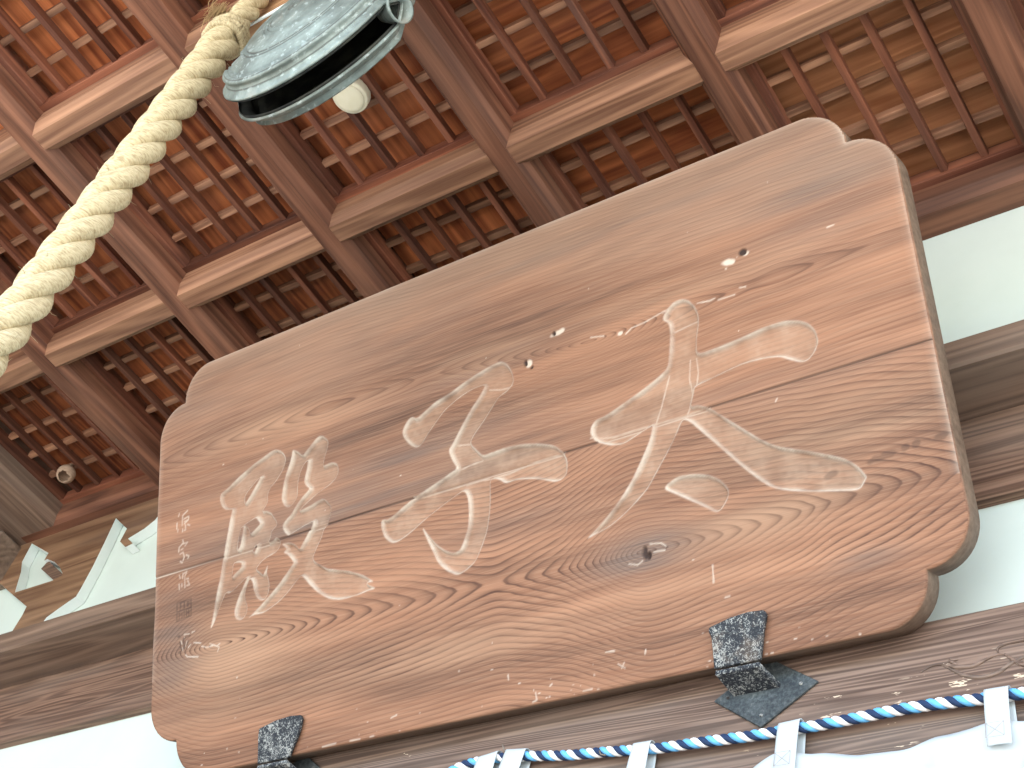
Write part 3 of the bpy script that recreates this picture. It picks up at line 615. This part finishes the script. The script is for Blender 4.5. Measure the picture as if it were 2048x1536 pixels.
def on_plaque(u, v, d): return PO + Vector((u, 0, 0)) + vup * v + nrm * d
def slab(name, pts, thick_vec, mat, parent, bev=0.002, sub=0):
    """flat plate from its outline and a thickness vector"""
    bm = bmesh.new(); vs_ = [bm.verts.new(p) for p in pts]; fc = bm.faces.new(vs_)
    r = bmesh.ops.extrude_face_region(bm, geom=[fc])
    bmesh.ops.translate(bm, vec=thick_vec, verts=[x for x in r['geom'] if isinstance(x, bmesh.types.BMVert)])
    bmesh.ops.recalc_face_normals(bm, faces=bm.faces)
    if bev: bmesh.ops.bevel(bm, geom=bm.edges[:], offset=bev, segments=1, affect='EDGES')
    c = sum((Vector(p) for p in pts), Vector()) / len(pts)
    for v_ in bm.verts: v_.co -= parent.location
    return link(name, bm_mesh(name, bm, mat), parent)
def bracket(uc, lab, lean, plate=True):
    base = Vector((uc, U, 3.235)); b = tag(empty('iron_bracket', base), lab, 'bracket', 'iron brackets under the plaque')
    h = 0.048
    lip = [(-h, -0.006), (h, -0.006), (h + .002 + lean, 0.045), (h + .012 + lean, 0.074), (h + .008 + lean, 0.084), (h * .5 + lean, 0.087), (-h * .2 + lean * .6, 0.084), (-h - .004 + lean * .3, 0.074), (-h - .006 + lean * .3, 0.066), (-h + .002, 0.055)]
    slab('lip', [on_plaque(uc + x, y, 0.003) for x, y in lip], nrm * 0.010, M_IRON, b)
    # shelf running back from the lip to the beam
    f0 = on_plaque(uc, -0.008, 0.013); bk = Vector((uc, U - 0.002, f0.z - 0.012))
    sh = [Vector((uc - h + .002, f0.y, f0.z)), Vector((uc + h - .002, f0.y, f0.z)), Vector((uc + h + .016, bk.y, bk.z)), Vector((uc - h + .014, bk.y, bk.z))]
    slab('shelf', sh, Vector((0, 0, -0.011)), M_IRON, b)
    dc = bk.z - 0.002
    dm = [Vector((uc + .03 + x, U - 0.0005, 3.217 + z)) for x, z in ((0.108, 0), (0, 0.078), (-0.106, 0), (0, -0.08))]
    slab('diamond_plate', dm, Vector((0, -0.006, 0)), M_PLATE, b, 0.0012)
    for x, z in ((0.075, 0), (-0.075, 0.0), (0.0, -0.055)):
        me = box_mesh('nail_head', (0.007, 0.005, 0.007), M_IRON, 0.002); link('nail_head', me, b, Vector((uc + .03 + x, U - 0.008, 3.217 + z)) - base)
    return b
bracket(2.337, 'black flaking iron bracket with diamond plate near the white curtain', 0.012)
bracket(1.155, 'black flaking iron bracket under the plaque near the seal marks, cut by the picture edge', 0.03)

# ------------------------------------------------------------------ ropes
def rope_mat(name, c0, c1, stripe=1.0):
    t = NT(name)
    u = t.n('ShaderNodeAttribute', attribute_name='st').outputs['Vector']
    n = t.noise(u, (1.2, 330, 1), 3, 0.6, 0.2); n2 = t.noise(u, (1.0, 75, 1), 3, 0.6)
    k = t.math('ADD', t.math('MULTIPLY', n, 0.6), t.math('MULTIPLY', n2, 0.4))
    col = t.ramp(k, [(0.30, c0), (0.56, c1)])
    t.bump(k, 0.9 * stripe, 0.006); return t.done(col, 0.75, spec=0.2)
def strand(name, axis, rs, rh, pitch, phase, hand, mat, parent, ns=16, per=0.006, yarn=0.5):
    P = np.array(axis, float); L = np.r_[0, np.cumsum(np.linalg.norm(np.diff(P, axis=0), axis=1))]
    n = int(L[-1] / per); t = np.linspace(0, L[-1], n); A = np.stack([np.interp(t, L, P[:, i]) for i in range(3)], 1)
    T = np.gradient(A, axis=0); T /= np.linalg.norm(T, axis=1)[:, None]
    ref = np.array([0.0, 1.0, 0.02]) if abs(T[0, 2]) > .7 else np.array([0, 0, 1.0])
    a = np.cross(T, ref); a /= np.linalg.norm(a, axis=1)[:, None]; b = np.cross(T, a)
    ang = hand * 2 * math.pi * t / pitch + phase
    Q = A + rh * (np.cos(ang)[:, None] * a + np.sin(ang)[:, None] * b)
    TQ = np.gradient(Q, axis=0); TQ /= np.linalg.norm(TQ, axis=1)[:, None]
    rad = A - Q; rad -= (rad * TQ).sum(1)[:, None] * TQ; rad /= np.linalg.norm(rad, axis=1)[:, None]; bi = np.cross(TQ, rad)
    verts, st = [], []
    for i in range(n):
        for k in range(ns):
            p = 2 * math.pi * k / ns; yr_ = 1 + 0.012 * math.sin(9 * (p + hand * -t[i] * 40)) 
            verts.append(Q[i] + rs * yr_ * (1.0 * math.cos(p) * rad[i] + math.sin(p) * bi[i]))
            st.append((math.sin(p) * 2 + math.cos(p) * .3 + phase * 7, t[i] * 1.0 + yarn * rs * (math.sin(p)), 0))
    faces = [(i * ns + k, i * ns + (k + 1) % ns, (i + 1) * ns + (k + 1) % ns, (i + 1) * ns + k) for i in range(n - 1) for k in range(ns)]
    faces += [tuple(range(ns))[::-1], tuple(range((n - 1) * ns, n * ns))]
    me = mesh(name, verts, faces, mat, True)
    at = me.attributes.new('st', 'FLOAT_VECTOR', 'POINT'); at.data.foreach_set('vector', np.array(st, np.float32).ravel())
    return link(name, me, parent)
M_ROPE = rope_mat('cream_hemp', (0.25, 0.175, 0.078), (0.58, 0.49, 0.30))
M_FRAY = rope_mat('tan_fibre', (0.30, 0.19, 0.08), (0.55, 0.38, 0.19))
RX, RY = 1.532, -0.66
rope = tag(empty('bell_rope', (0, 0, 0)), 'thick cream twisted hemp rope hanging beside the bronze gong', 'rope')
axis = [(RX + dx, RY, ZC + z * U) for z, dx in ((-0.30, 0.012), (-0.5, 0.004), (-0.8, 0), (-1.3, -0.006), (-1.8, -0.018), (-2.4, -0.04), (-3.2, -0.08))]
axis = smooth_path(axis[1:], 120)
for k in range(3): strand('strand', axis, 0.0218, 0.0208, 0.250, k * 2 * math.pi / 3 + 0.5, 1, M_ROPE, rope, 18)
v, f = tube(axis[:30], 0.019, 8); me = mesh('core', v, f, M_ROPE, True); at = me.attributes.new('st', 'FLOAT_VECTOR', 'POINT'); link('core', me, rope)
# bound neck above the strands and the thinner tail going up over the bar
neck = [(RX + 0.004, RY, ZC - 0.56 * U), (RX + 0.004, RY, ZC - 0.52 * U), (RX + 0.006, RY, ZC - 0.46 * U), (RX + 0.008, RY, ZC - 0.38 * U), (RX + 0.012, RY + .002, ZC - 0.2 * U), (RX + 0.016, RY + .004, ZC + 0.02 * U)]
neck = smooth_path(neck, 60)
for k in range(3): strand('neck_strand', neck, 0.0165, 0.0135, 0.17, k * 2 * math.pi / 3, 1, M_ROPE, rope, 14)
for zz, rr in ((-0.505, .041), (-0.475, .0385), (-0.44, .036)):
    ringp = [(RX + .005 + rr * math.cos(a), RY + rr * math.sin(a), ZC + zz * U + 0.006 * math.sin(a + 1)) for a in np.linspace(0, 2 * math.pi, 40)]
    strand('binding_turn', ringp, 0.0095, 0.0015, 0.04, 0, 1, M_ROPE, rope, 10, 0.004)
fv, ff, fs = [], [], []
for i in range(150):
    a = rng.normal(0, .018, 3); st0 = np.array([RX - .038 + a[0] * .6, RY - .02 + a[1], ZC - 0.385 * U + .06])
    path = [st0 + np.array([rng.normal(0, .006) * s, rng.normal(0, .006) * s, -0.085 * s]) * rng.uniform(.6, 1.1) for s in np.linspace(0, 1, 4)]
    v, f = tube(path, [.0011, .0011, .0009, .0004], 4, False); b0 = len(fv); fv += v; ff += [[b0 + x for x in q_] for q_ in f]; fs += [(i * .37, s_ * .1, 0) for s_ in range(4) for _ in range(4)]
me = mesh('frayed_end', fv, ff, M_FRAY, True); at = me.attributes.new('st', 'FLOAT_VECTOR', 'POINT'); at.data.foreach_set('vector', np.array(fs, np.float32).ravel())
o = link('frayed_end', me, rope); o['label'] = 'frayed brown rope end'; o['kind'] = 'stuff'
hv, hf, hs = [], [], []
for i in range(90):                                            # loose hairs on the strands
    j = rng.integers(4, len(axis) - 4); a = rng.uniform(0, 6.283); d = np.array([math.cos(a), math.sin(a), rng.uniform(-.4, .4)]); s0 = axis[j] + d * np.array([.04, .04, 0])
    ln = rng.uniform(.006, .018); path = [s0 - d * .004, s0 + d * ln * .5 + rng.normal(0, .002, 3), s0 + d * ln + rng.normal(0, .004, 3)]
    v, f = tube(path, [.0007, .0005, .0003], 3, False); b0 = len(hv); hv += v; hf += [[b0 + x for x in q_] for q_ in f]; hs += [(i * .3, .1 * k, 0) for k in range(3) for _ in range(3)]
me = mesh('loose_fibres', hv, hf, M_ROPE, True); at = me.attributes.new('st', 'FLOAT_VECTOR', 'POINT'); at.data.foreach_set('vector', np.array(hs, np.float32).ravel())
link('loose_fibres', me, rope)['kind'] = 'stuff'

# ------------------------------------------------------------------ hanging bar above the gong
bar = tag(box('hanging_bar', (1.44, 2.6), (-0.624, -0.578), (4.428, 4.545), M_PLANK, bev=0.004), 'light wooden bar behind the rope from which the bronze gong hangs', 'bar')
o = box('white_edge', (1.44, 2.6), (-0.6285, -0.6235), (4.4285, 4.4405), M_EDGE, bar, 0.001); o.location = o.location - bar.location

# ------------------------------------------------------------------ bronze gong (flattened, with a mouth along its lower edge)
def bronze():
    t = NT('verdigris_bronze'); v = t.coords(False)
    n1 = t.noise(v, (14, 14, 14), 6, 0.65); n2 = t.noise(v, (60, 60, 60), 4, 0.6); n3 = t.noise(v, (7, 7, 7), 4, 0.6)
    col = t.ramp(n1, [(0.28, (0.085, 0.10, 0.085)), (0.5, (0.165, 0.20, 0.178)), (0.7, (0.28, 0.34, 0.305))])
    sp = t.n('ShaderNodeSeparateXYZ'); t.l(v, sp.inputs[0])
    rr_ = t.math('SQRT', t.math('ADD', t.math('POWER', t.math('ABSOLUTE', sp.outputs[0]), 2.0), t.math('POWER', t.math('ABSOLUTE', sp.outputs[2]), 2.0)))
    wv = t.math('SINE', t.math('ADD', t.math('MULTIPLY', rr_, 620.0), t.math('MULTIPLY', n1, 2.0))); bands = t.math('SINE', t.math('MULTIPLY', rr_, 95.0))
    grv = t.math('MULTIPLY', t.ramp(wv, [(0.55, 0.0), (0.95, 1.0)]), t.ramp(bands, [(0.2, 0.0), (0.7, 1.0)]))
    col = t.mix(t.math('MULTIPLY', grv, 0.7), col, (0.06, 0.062, 0.052))
    col = t.mix(t.ramp(n3, [(0.55, 0.0), (0.72, 0.5)]), col, (0.23, 0.17, 0.12))
    col = t.mix(t.math('MULTIPLY', t.ramp(n2, [(0.58, 0.0), (0.64, 1.0)]), 0.45), col, (0.42, 0.49, 0.46))
    t.bump(t.math('SUBTRACT', t.math('MULTIPLY', n2, 0.5), grv), 0.5, 0.003); return t.done(col, 0.5, 0.25, 0.5)
M_BRZ = bronze()
t = NT('shaded_bronze_inside'); v_ = t.coords(False); M_BRZIN = t.done(t.ramp(t.noise(v_, (20, 20, 20), 4), [(0.4, (0.012, 0.013, 0.012)), (0.75, (0.06, 0.062, 0.045))]), 0.8)  # unpolished inside, darkened further to paint in the unlit hollow
GX, GY, GZ, GR = 3.0725 * U, -1.0 * U, ZC - 0.739 * U, 0.378 * U
gong = tag(empty('temple_gong', (GX, GY, GZ)), 'flat green-grey bronze temple gong with a dark slit mouth hanging above the plaque', 'gong')
prof = [(0.0, .385), (.13, .385), (.155, .368), (.18, .38), (.20, .362), (.34, .362), (.36, .345), (.385, .36), (.40, .343), (.425, .357), (.445, .338), (.62, .325), (.64, .303), (.665, .322), (.68, .30), (.705, .315),
        (.72, .293), (.84, .272), (.86, .25), (.88, .268), (.90, .245), (.925, .262), (.945, .255), (.958, .235), (.95, .21), (.962, .18), (.985, .155), (1.01, .14), (1.035, .128), (1.04, .115), (1.03, .106)]
def shell(sign, name):
    N = 96; verts, faces, mi = [], [], []
    inner = [(max(r - .02, 0), d - .03) for r, d in prof]
    full = prof + [(1.015, .104)] + inner[::-1]
    for r, d in full:
        for k in range(N):
            a = 2 * math.pi * k / N
            # the two halves close on each other along the upper edge
            s = math.sin(a); gap = 1.0 if s < -.38 else max(0.0, 1 - (s + .38) / .22)
            dd = d - (1 - gap) * .104 * max(0, (r - .6) / .4)
            lip = 1 + .02 * gap * (r > .95)
            verts.append((GR * r * lip * math.cos(a), -sign * GR * dd, GR * r * lip * math.sin(a)))
    for i in range(len(full) - 1):
        for k in range(N):
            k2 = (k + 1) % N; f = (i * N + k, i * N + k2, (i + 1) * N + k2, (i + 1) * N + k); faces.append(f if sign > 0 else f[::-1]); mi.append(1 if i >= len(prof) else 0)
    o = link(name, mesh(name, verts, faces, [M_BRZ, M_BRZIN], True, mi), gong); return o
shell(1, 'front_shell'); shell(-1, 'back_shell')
for ang in (-17,):
    a = math.radians(ang); d = np.array([math.cos(a), 0, math.sin(a)])
    N = 28; verts = []; pr = [(0.06, .86), (.085, .95), (.095, 1.05), (.115, 1.10), (.10, 1.105), (.08, 1.04), (.055, .9)]
    e1 = np.array([0, 1, 0]); e2 = np.cross(d, e1)
    for r, h in pr:
        for k in range(N):
            t_ = 2 * math.pi * k / N; verts.append(GR * (d * h + r * 1.35 * (math.cos(t_) * e1 + math.sin(t_) * e2)))
    faces = [(i * N + k, i * N + (k + 1) % N, (i + 1) * N + (k + 1) % N, (i + 1) * N + k) for i in range(len(pr) - 1) for k in range(N)]
    link('eye', mesh('eye', verts, faces, M_BRZ, True), gong)
for sx in (-.45, .45):
    v, f = tube([(GR * sx, 0, GR * .86), (GR * sx, 0.0, GR * 1.0), (GR * sx, .004, GR * 1.08)], [.016, .014, .012], 14)
    link('lug', mesh('lug', v, f, M_BRZ, True), gong)

# ------------------------------------------------------------------ small fittings on the ceiling
def lathe(prof, N=40):
    verts = [(r * math.cos(2 * math.pi * k / N), r * math.sin(2 * math.pi * k / N), z) for r, z in prof for k in range(N)]
    faces = [(i * N + k, i * N + (k + 1) % N, (i + 1) * N + (k + 1) % N, (i + 1) * N + k) for i in range(len(prof) - 1) for k in range(N)]
    return verts, faces
t = NT('cream_plastic'); v_ = t.coords(False); M_CREAM = t.done(t.ramp(t.noise(v_, (30, 30, 30), 3), [(0.3, (0.70, 0.66, 0.47)), (0.7, (0.76, 0.72, 0.54))]), 0.4)
LX, LY, LZ = 2.452 * U, -0.466 * U, ZC + 0.10 * U
lamp = tag(empty('ceiling_sensor', (LX, LY, LZ)), 'round cream plastic cap fixed to the ceiling lattice below the gong mouth', 'ceiling fitting')
v, f = lathe([(0, -.004), (.030, -.0035), (.0385, -.0015), (.0405, .002), (.0405, .006)]); link('cover', mesh('cover', v, f, M_CREAM, True), lamp)
v, f = lathe([(.038, .004), (.0415, .0055), (.0475, .008), (.049, .014), (.049, .034), (0, .034)]); link('base_ring', mesh('base_ring', v, f, M_CREAM), lamp)
t = NT('tan_paper_shell'); v_ = t.coords(False); M_NEST = t.done(t.ramp(t.noise(v_, (60, 60, 140), 4), [(0.3, (0.34, 0.23, 0.15)), (0.7, (0.52, 0.38, 0.27))]), 0.85)
nx, ny, nz = -0.7 * U, 0.779 * U, ZC + 0.1 * U
N, Mr, rr = 28, 18, 0.031; verts, faces = [], []; vdir = (cam.location - Vector((nx, ny, nz))).normalized(); hd = (vdir + Vector((-.35, -.1, -.45))).normalized()
for i in range(Mr + 1):
    for k in range(N):
        th, ph = math.pi * i / Mr, 2 * math.pi * k / N; verts.append((rr * math.sin(th) * math.cos(ph), rr * math.sin(th) * math.sin(ph), rr * math.cos(th) * 1.03))
for i in range(Mr):
    for k in range(N):
        c_ = Vector(verts[i * N + k]).normalized(); jag = mnoise.noise(c_ * 4.5) * .35
        if c_.dot(hd) > 0.76 + jag * .5: continue
        faces.append((i * N + k, i * N + (k + 1) % N, (i + 1) * N + (k + 1) % N, (i + 1) * N + k))
me = mesh('hornet_nest', verts, faces, M_NEST, True); nest = link('hornet_nest', me, None, (nx, ny, nz)); md = nest.modifiers.new('s', 'SOLIDIFY'); md.thickness = 0.002
tag(nest, 'small broken tan paper ball stuck in the dark corner coffer', 'nest')
v, f = tube([(nx, ny, nz + .028), (nx, ny, nz + .045)], [.004, .007], 8)
o = link('stalk', mesh('stalk', [Vector(p) - Vector((nx, ny, nz)) for p in v], f, M_NEST, True), nest)

# ------------------------------------------------------------------ blue and white cord with the curtain
cord = tag(empty('twisted_rope', (0, 0, 0)), 'twisted blue, navy and white cord strung along the lower beam', 'cord')
def cloth_mat(name, c, r=0.75):
    t = NT(name); v = t.coords(False); n = t.noise(v, (300, 300, 300), 2); t.bump(n, 0.1, 0.0005)
    t.b.inputs['Subsurface Weight'].default_value = 0.0
    return t.done(c, r, spec=0.15)
M_CW, M_CB, M_CN = cloth_mat('cord_white', (0.80, 0.80, 0.78)), cloth_mat('cord_blue', (0.13, 0.40, 0.68)), cloth_mat('cord_navy', (0.022, 0.04, 0.09))
YC = 0.965 * U
cp = [(1.60, 3.128), (1.64, 3.142), (1.662, 3.153), (1.682, 3.162), (1.71, 3.167), (1.784, 3.167), (1.86, 3.157), (1.954, 3.141), (2.044, 3.133), (2.13, 3.122), (2.172, 3.118), (2.254, 3.115), (2.357, 3.109), (2.409, 3.108), (2.488, 3.106), (2.563, 3.107), (2.636, 3.109), (2.707, 3.107), (2.776, 3.101), (2.853, 3.097), (2.911, 3.095), (3.1, 3.09)]
ca = smooth_path([(x, YC, z) for x, z in cp], 200)
for k, m_ in enumerate((M_CW, M_CB, M_CN)): strand(('white_strand', 'blue_strand', 'navy_strand')[k], ca, 0.0060, 0.0046, 0.047, k * 2 * math.pi / 3, 1, m_, cord, 10, 0.0025)
def cloth():
    t = NT('white_cotton'); v = t.coords(False); n = t.noise(v, (5, 5, 5), 3)
    t.bump(t.noise(v, (500, 500, 500), 2), 0.08, 0.0004)
    return t.done(t.ramp(n, [(0.3, (0.44, 0.49, 0.495)), (0.7, (0.49, 0.535, 0.535))]), 0.8, spec=0.15)
M_CLOTH = cloth()
curt = tag(empty('curtain', (2.6, YC, 3.0)), 'white cotton curtain hung by looped tabs from the twisted cord', 'curtain')
top = [(1.70, 2.93), (1.76, 2.985), (1.83, 2.985), (1.95, 2.955), (2.05, 2.965), (2.11, 2.995), (2.16, 2.995), (2.22, 2.975), (2.271, 2.98), (2.347, 3.012), (2.38, 3.036), (2.415, 3.052), (2.464, 3.05), (2.527, 3.037), (2.578, 3.024), (2.61, 3.018), (2.661, 3.024), (2.708, 3.036), (2.752, 3.042), (2.792, 3.041), (2.836, 3.04), (2.851, 3.038), (2.907, 3.034), (3.0, 3.02), (3.1, 3.03)]
tx = np.linspace(1.70, 3.1, 281); tz = np.interp(tx, *zip(*top)); ker = np.hanning(9); ker /= ker.sum(); tz = np.convolve(np.pad(tz, 4, 'edge'), ker, 'valid')
rows = 60; verts, faces = [], []
for j in range(rows):
    s = j / (rows - 1)
    for i, x in enumerate(tx):
        z = tz[i] - s * 0.75
        fold = 0.022 * math.sin(x * 34 + 1.3 * math.sin(x * 9) + s * 2) * min(1, s * 5) + 0.012 * math.sin(x * 71 + 2.2 * s * 4) * min(1, s * 7) * math.exp(-s * 3) + 0.01 * mnoise.noise(Vector((x * 14, s * 6, 0)))
        for tcx in (2.44, 2.81, 2.135, 1.8):
            fold -= 0.012 * math.exp(-((x - tcx) / .03) ** 2) * math.exp(-s * 9)
        verts.append((x - 2.6, -0.004 + fold, z - 3.0))
n = len(tx)
for j in range(rows - 1):
    for i in range(n - 1): faces.append((j * n + i, j * n + i + 1, (j + 1) * n + i + 1, (j + 1) * n + i))
cme = mesh('cloth', verts, faces, M_CLOTH, True); co = link('cloth', cme, curt); md = co.modifiers.new('t', 'SOLIDIFY'); md.thickness = 0.0015
t = NT('brown_thread'); M_THR = t.done((0.30, 0.29, 0.28), 0.8)
def tab(pts, box_c):
    """band looped over the cord: front strip, over the top, short back strip"""
    (ax, az), (bx, bz), (dx, dz), (ex, ez) = pts       # top-left, top-right, bottom-right, bottom-left of the front strip
    cols = 9; path = []
    for s in np.linspace(0, 1, 10): path.append((s, -0.013 - .006 * math.sin(s * 2.2), 0))
    verts, faces = [], []
    def cross(k):
        f = k / (cols - 1); return ((ax + (bx - ax) * f, az + (bz - az) * f), (ex + (dx - ex) * f, ez + (dz - ez) * f))
    rowsn = 0
    prof = [('f', s) for s in np.linspace(1, 0, 12)] + [('a', t_) for t_ in np.linspace(0, math.pi, 9)[1:]] + [('b', s) for s in np.linspace(.1, .8, 6)]
    for kind_, s in prof:
        for k in range(cols):
            (tx_, tz_), (ux_, uz_) = cross(k); ed = 0.0015 * math.sin(k / (cols - 1) * math.pi)
            if kind_ == 'f': verts.append((tx_ + (ux_ - tx_) * s, YC - .0135 - .004 * math.sin(s * 3) - ed - .012 * max(0, s - .6), tz_ - .0115 + (uz_ - tz_ + .0115) * s))
            elif kind_ == 'a': verts.append((tx_, YC - .0135 * math.cos(s), tz_ - .0115 + .0125 * math.sin(s)))
            else: verts.append((tx_ + (ux_ - tx_) * s + .005 * s, YC + .0135 - .006 * s, tz_ - .0115 + (uz_ - tz_ + .0115) * s))
    R_ = len(prof)
    faces = [(j * cols + i, j * cols + i + 1, (j + 1) * cols + i + 1, (j + 1) * cols + i) for j in range(R_ - 1) for i in range(cols - 1)]
    o = link('tab', mesh('tab', [Vector(p) - curt.location for p in verts], faces, M_CLOTH, True), curt); md = o.modifiers.new('t', 'SOLIDIFY'); md.thickness = .0012
    if box_c:
        x_, z_ = box_c; h = .0135; y_ = YC - .0135 - .0175
        sv, sf = [], []
        for l in ([(-h, -h), (h, -h), (h, h), (-h, h), (-h, -h)], [(-h, -h), (h, h)], [(-h, h), (h, -h)]):
            for p0, p1 in zip(l[:-1], l[1:]):
                v, f = tube([(x_ + p0[0] * 1.1, y_, z_ + p0[1]), (x_ + p1[0] * 1.1, y_, z_ + p1[1])], .00055, 4); b0 = len(sv); sv += [Vector(p) - curt.location for p in v]; sf += [[b0 + q_ for q_ in g] for g in f]
        link('stitching', mesh('stitching', sv, sf, M_THR), o)
tab([(1.738, 3.174), (1.786, 3.180), (1.793, 3.0), (1.722, 2.98)], None)
tab([(1.806, 3.179), (1.857, 3.172), (1.850, 3.0), (1.792, 3.0)], None)
tab([(2.114, 3.136), (2.153, 3.135), (2.157, 2.985), (2.110, 2.985)], None)
tab([(2.418, 3.121), (2.460, 3.123), (2.462, 2.985), (2.421, 2.985)], (2.4425, 3.026))
tab([(2.791, 3.114), (2.832, 3.113), (2.837, 2.992), (2.797, 2.993)], (2.8145, 3.0135))
# nail and small hook in the lower beam
t = NT('rusty_nail'); M_NAIL = t.done((0.22, 0.18, 0.14), 0.6, 0.4)
v, f = tube([(1.786, U + .004, 3.186), (1.782, U - .012, 3.192), (1.779, U - .016, 3.203)], .0016, 6)
tag(link('nail', mesh('nail', v, f, M_NAIL, True)), 'thin bent nail standing above the cord between two curtain tabs', 'nail')
v, f = tube([(2.037, U + .004, 3.142), (2.037, U - .02, 3.140), (2.037, U - .03, 3.130), (2.042, U - .03, 3.121), (2.049, U - .026, 3.121), (2.051, U - .022, 3.128)], .0016, 6)
tag(link('hook', mesh('hook', v, f, M_NAIL, True)), 'small rusty hook under the cord left of the third tab', 'hook')
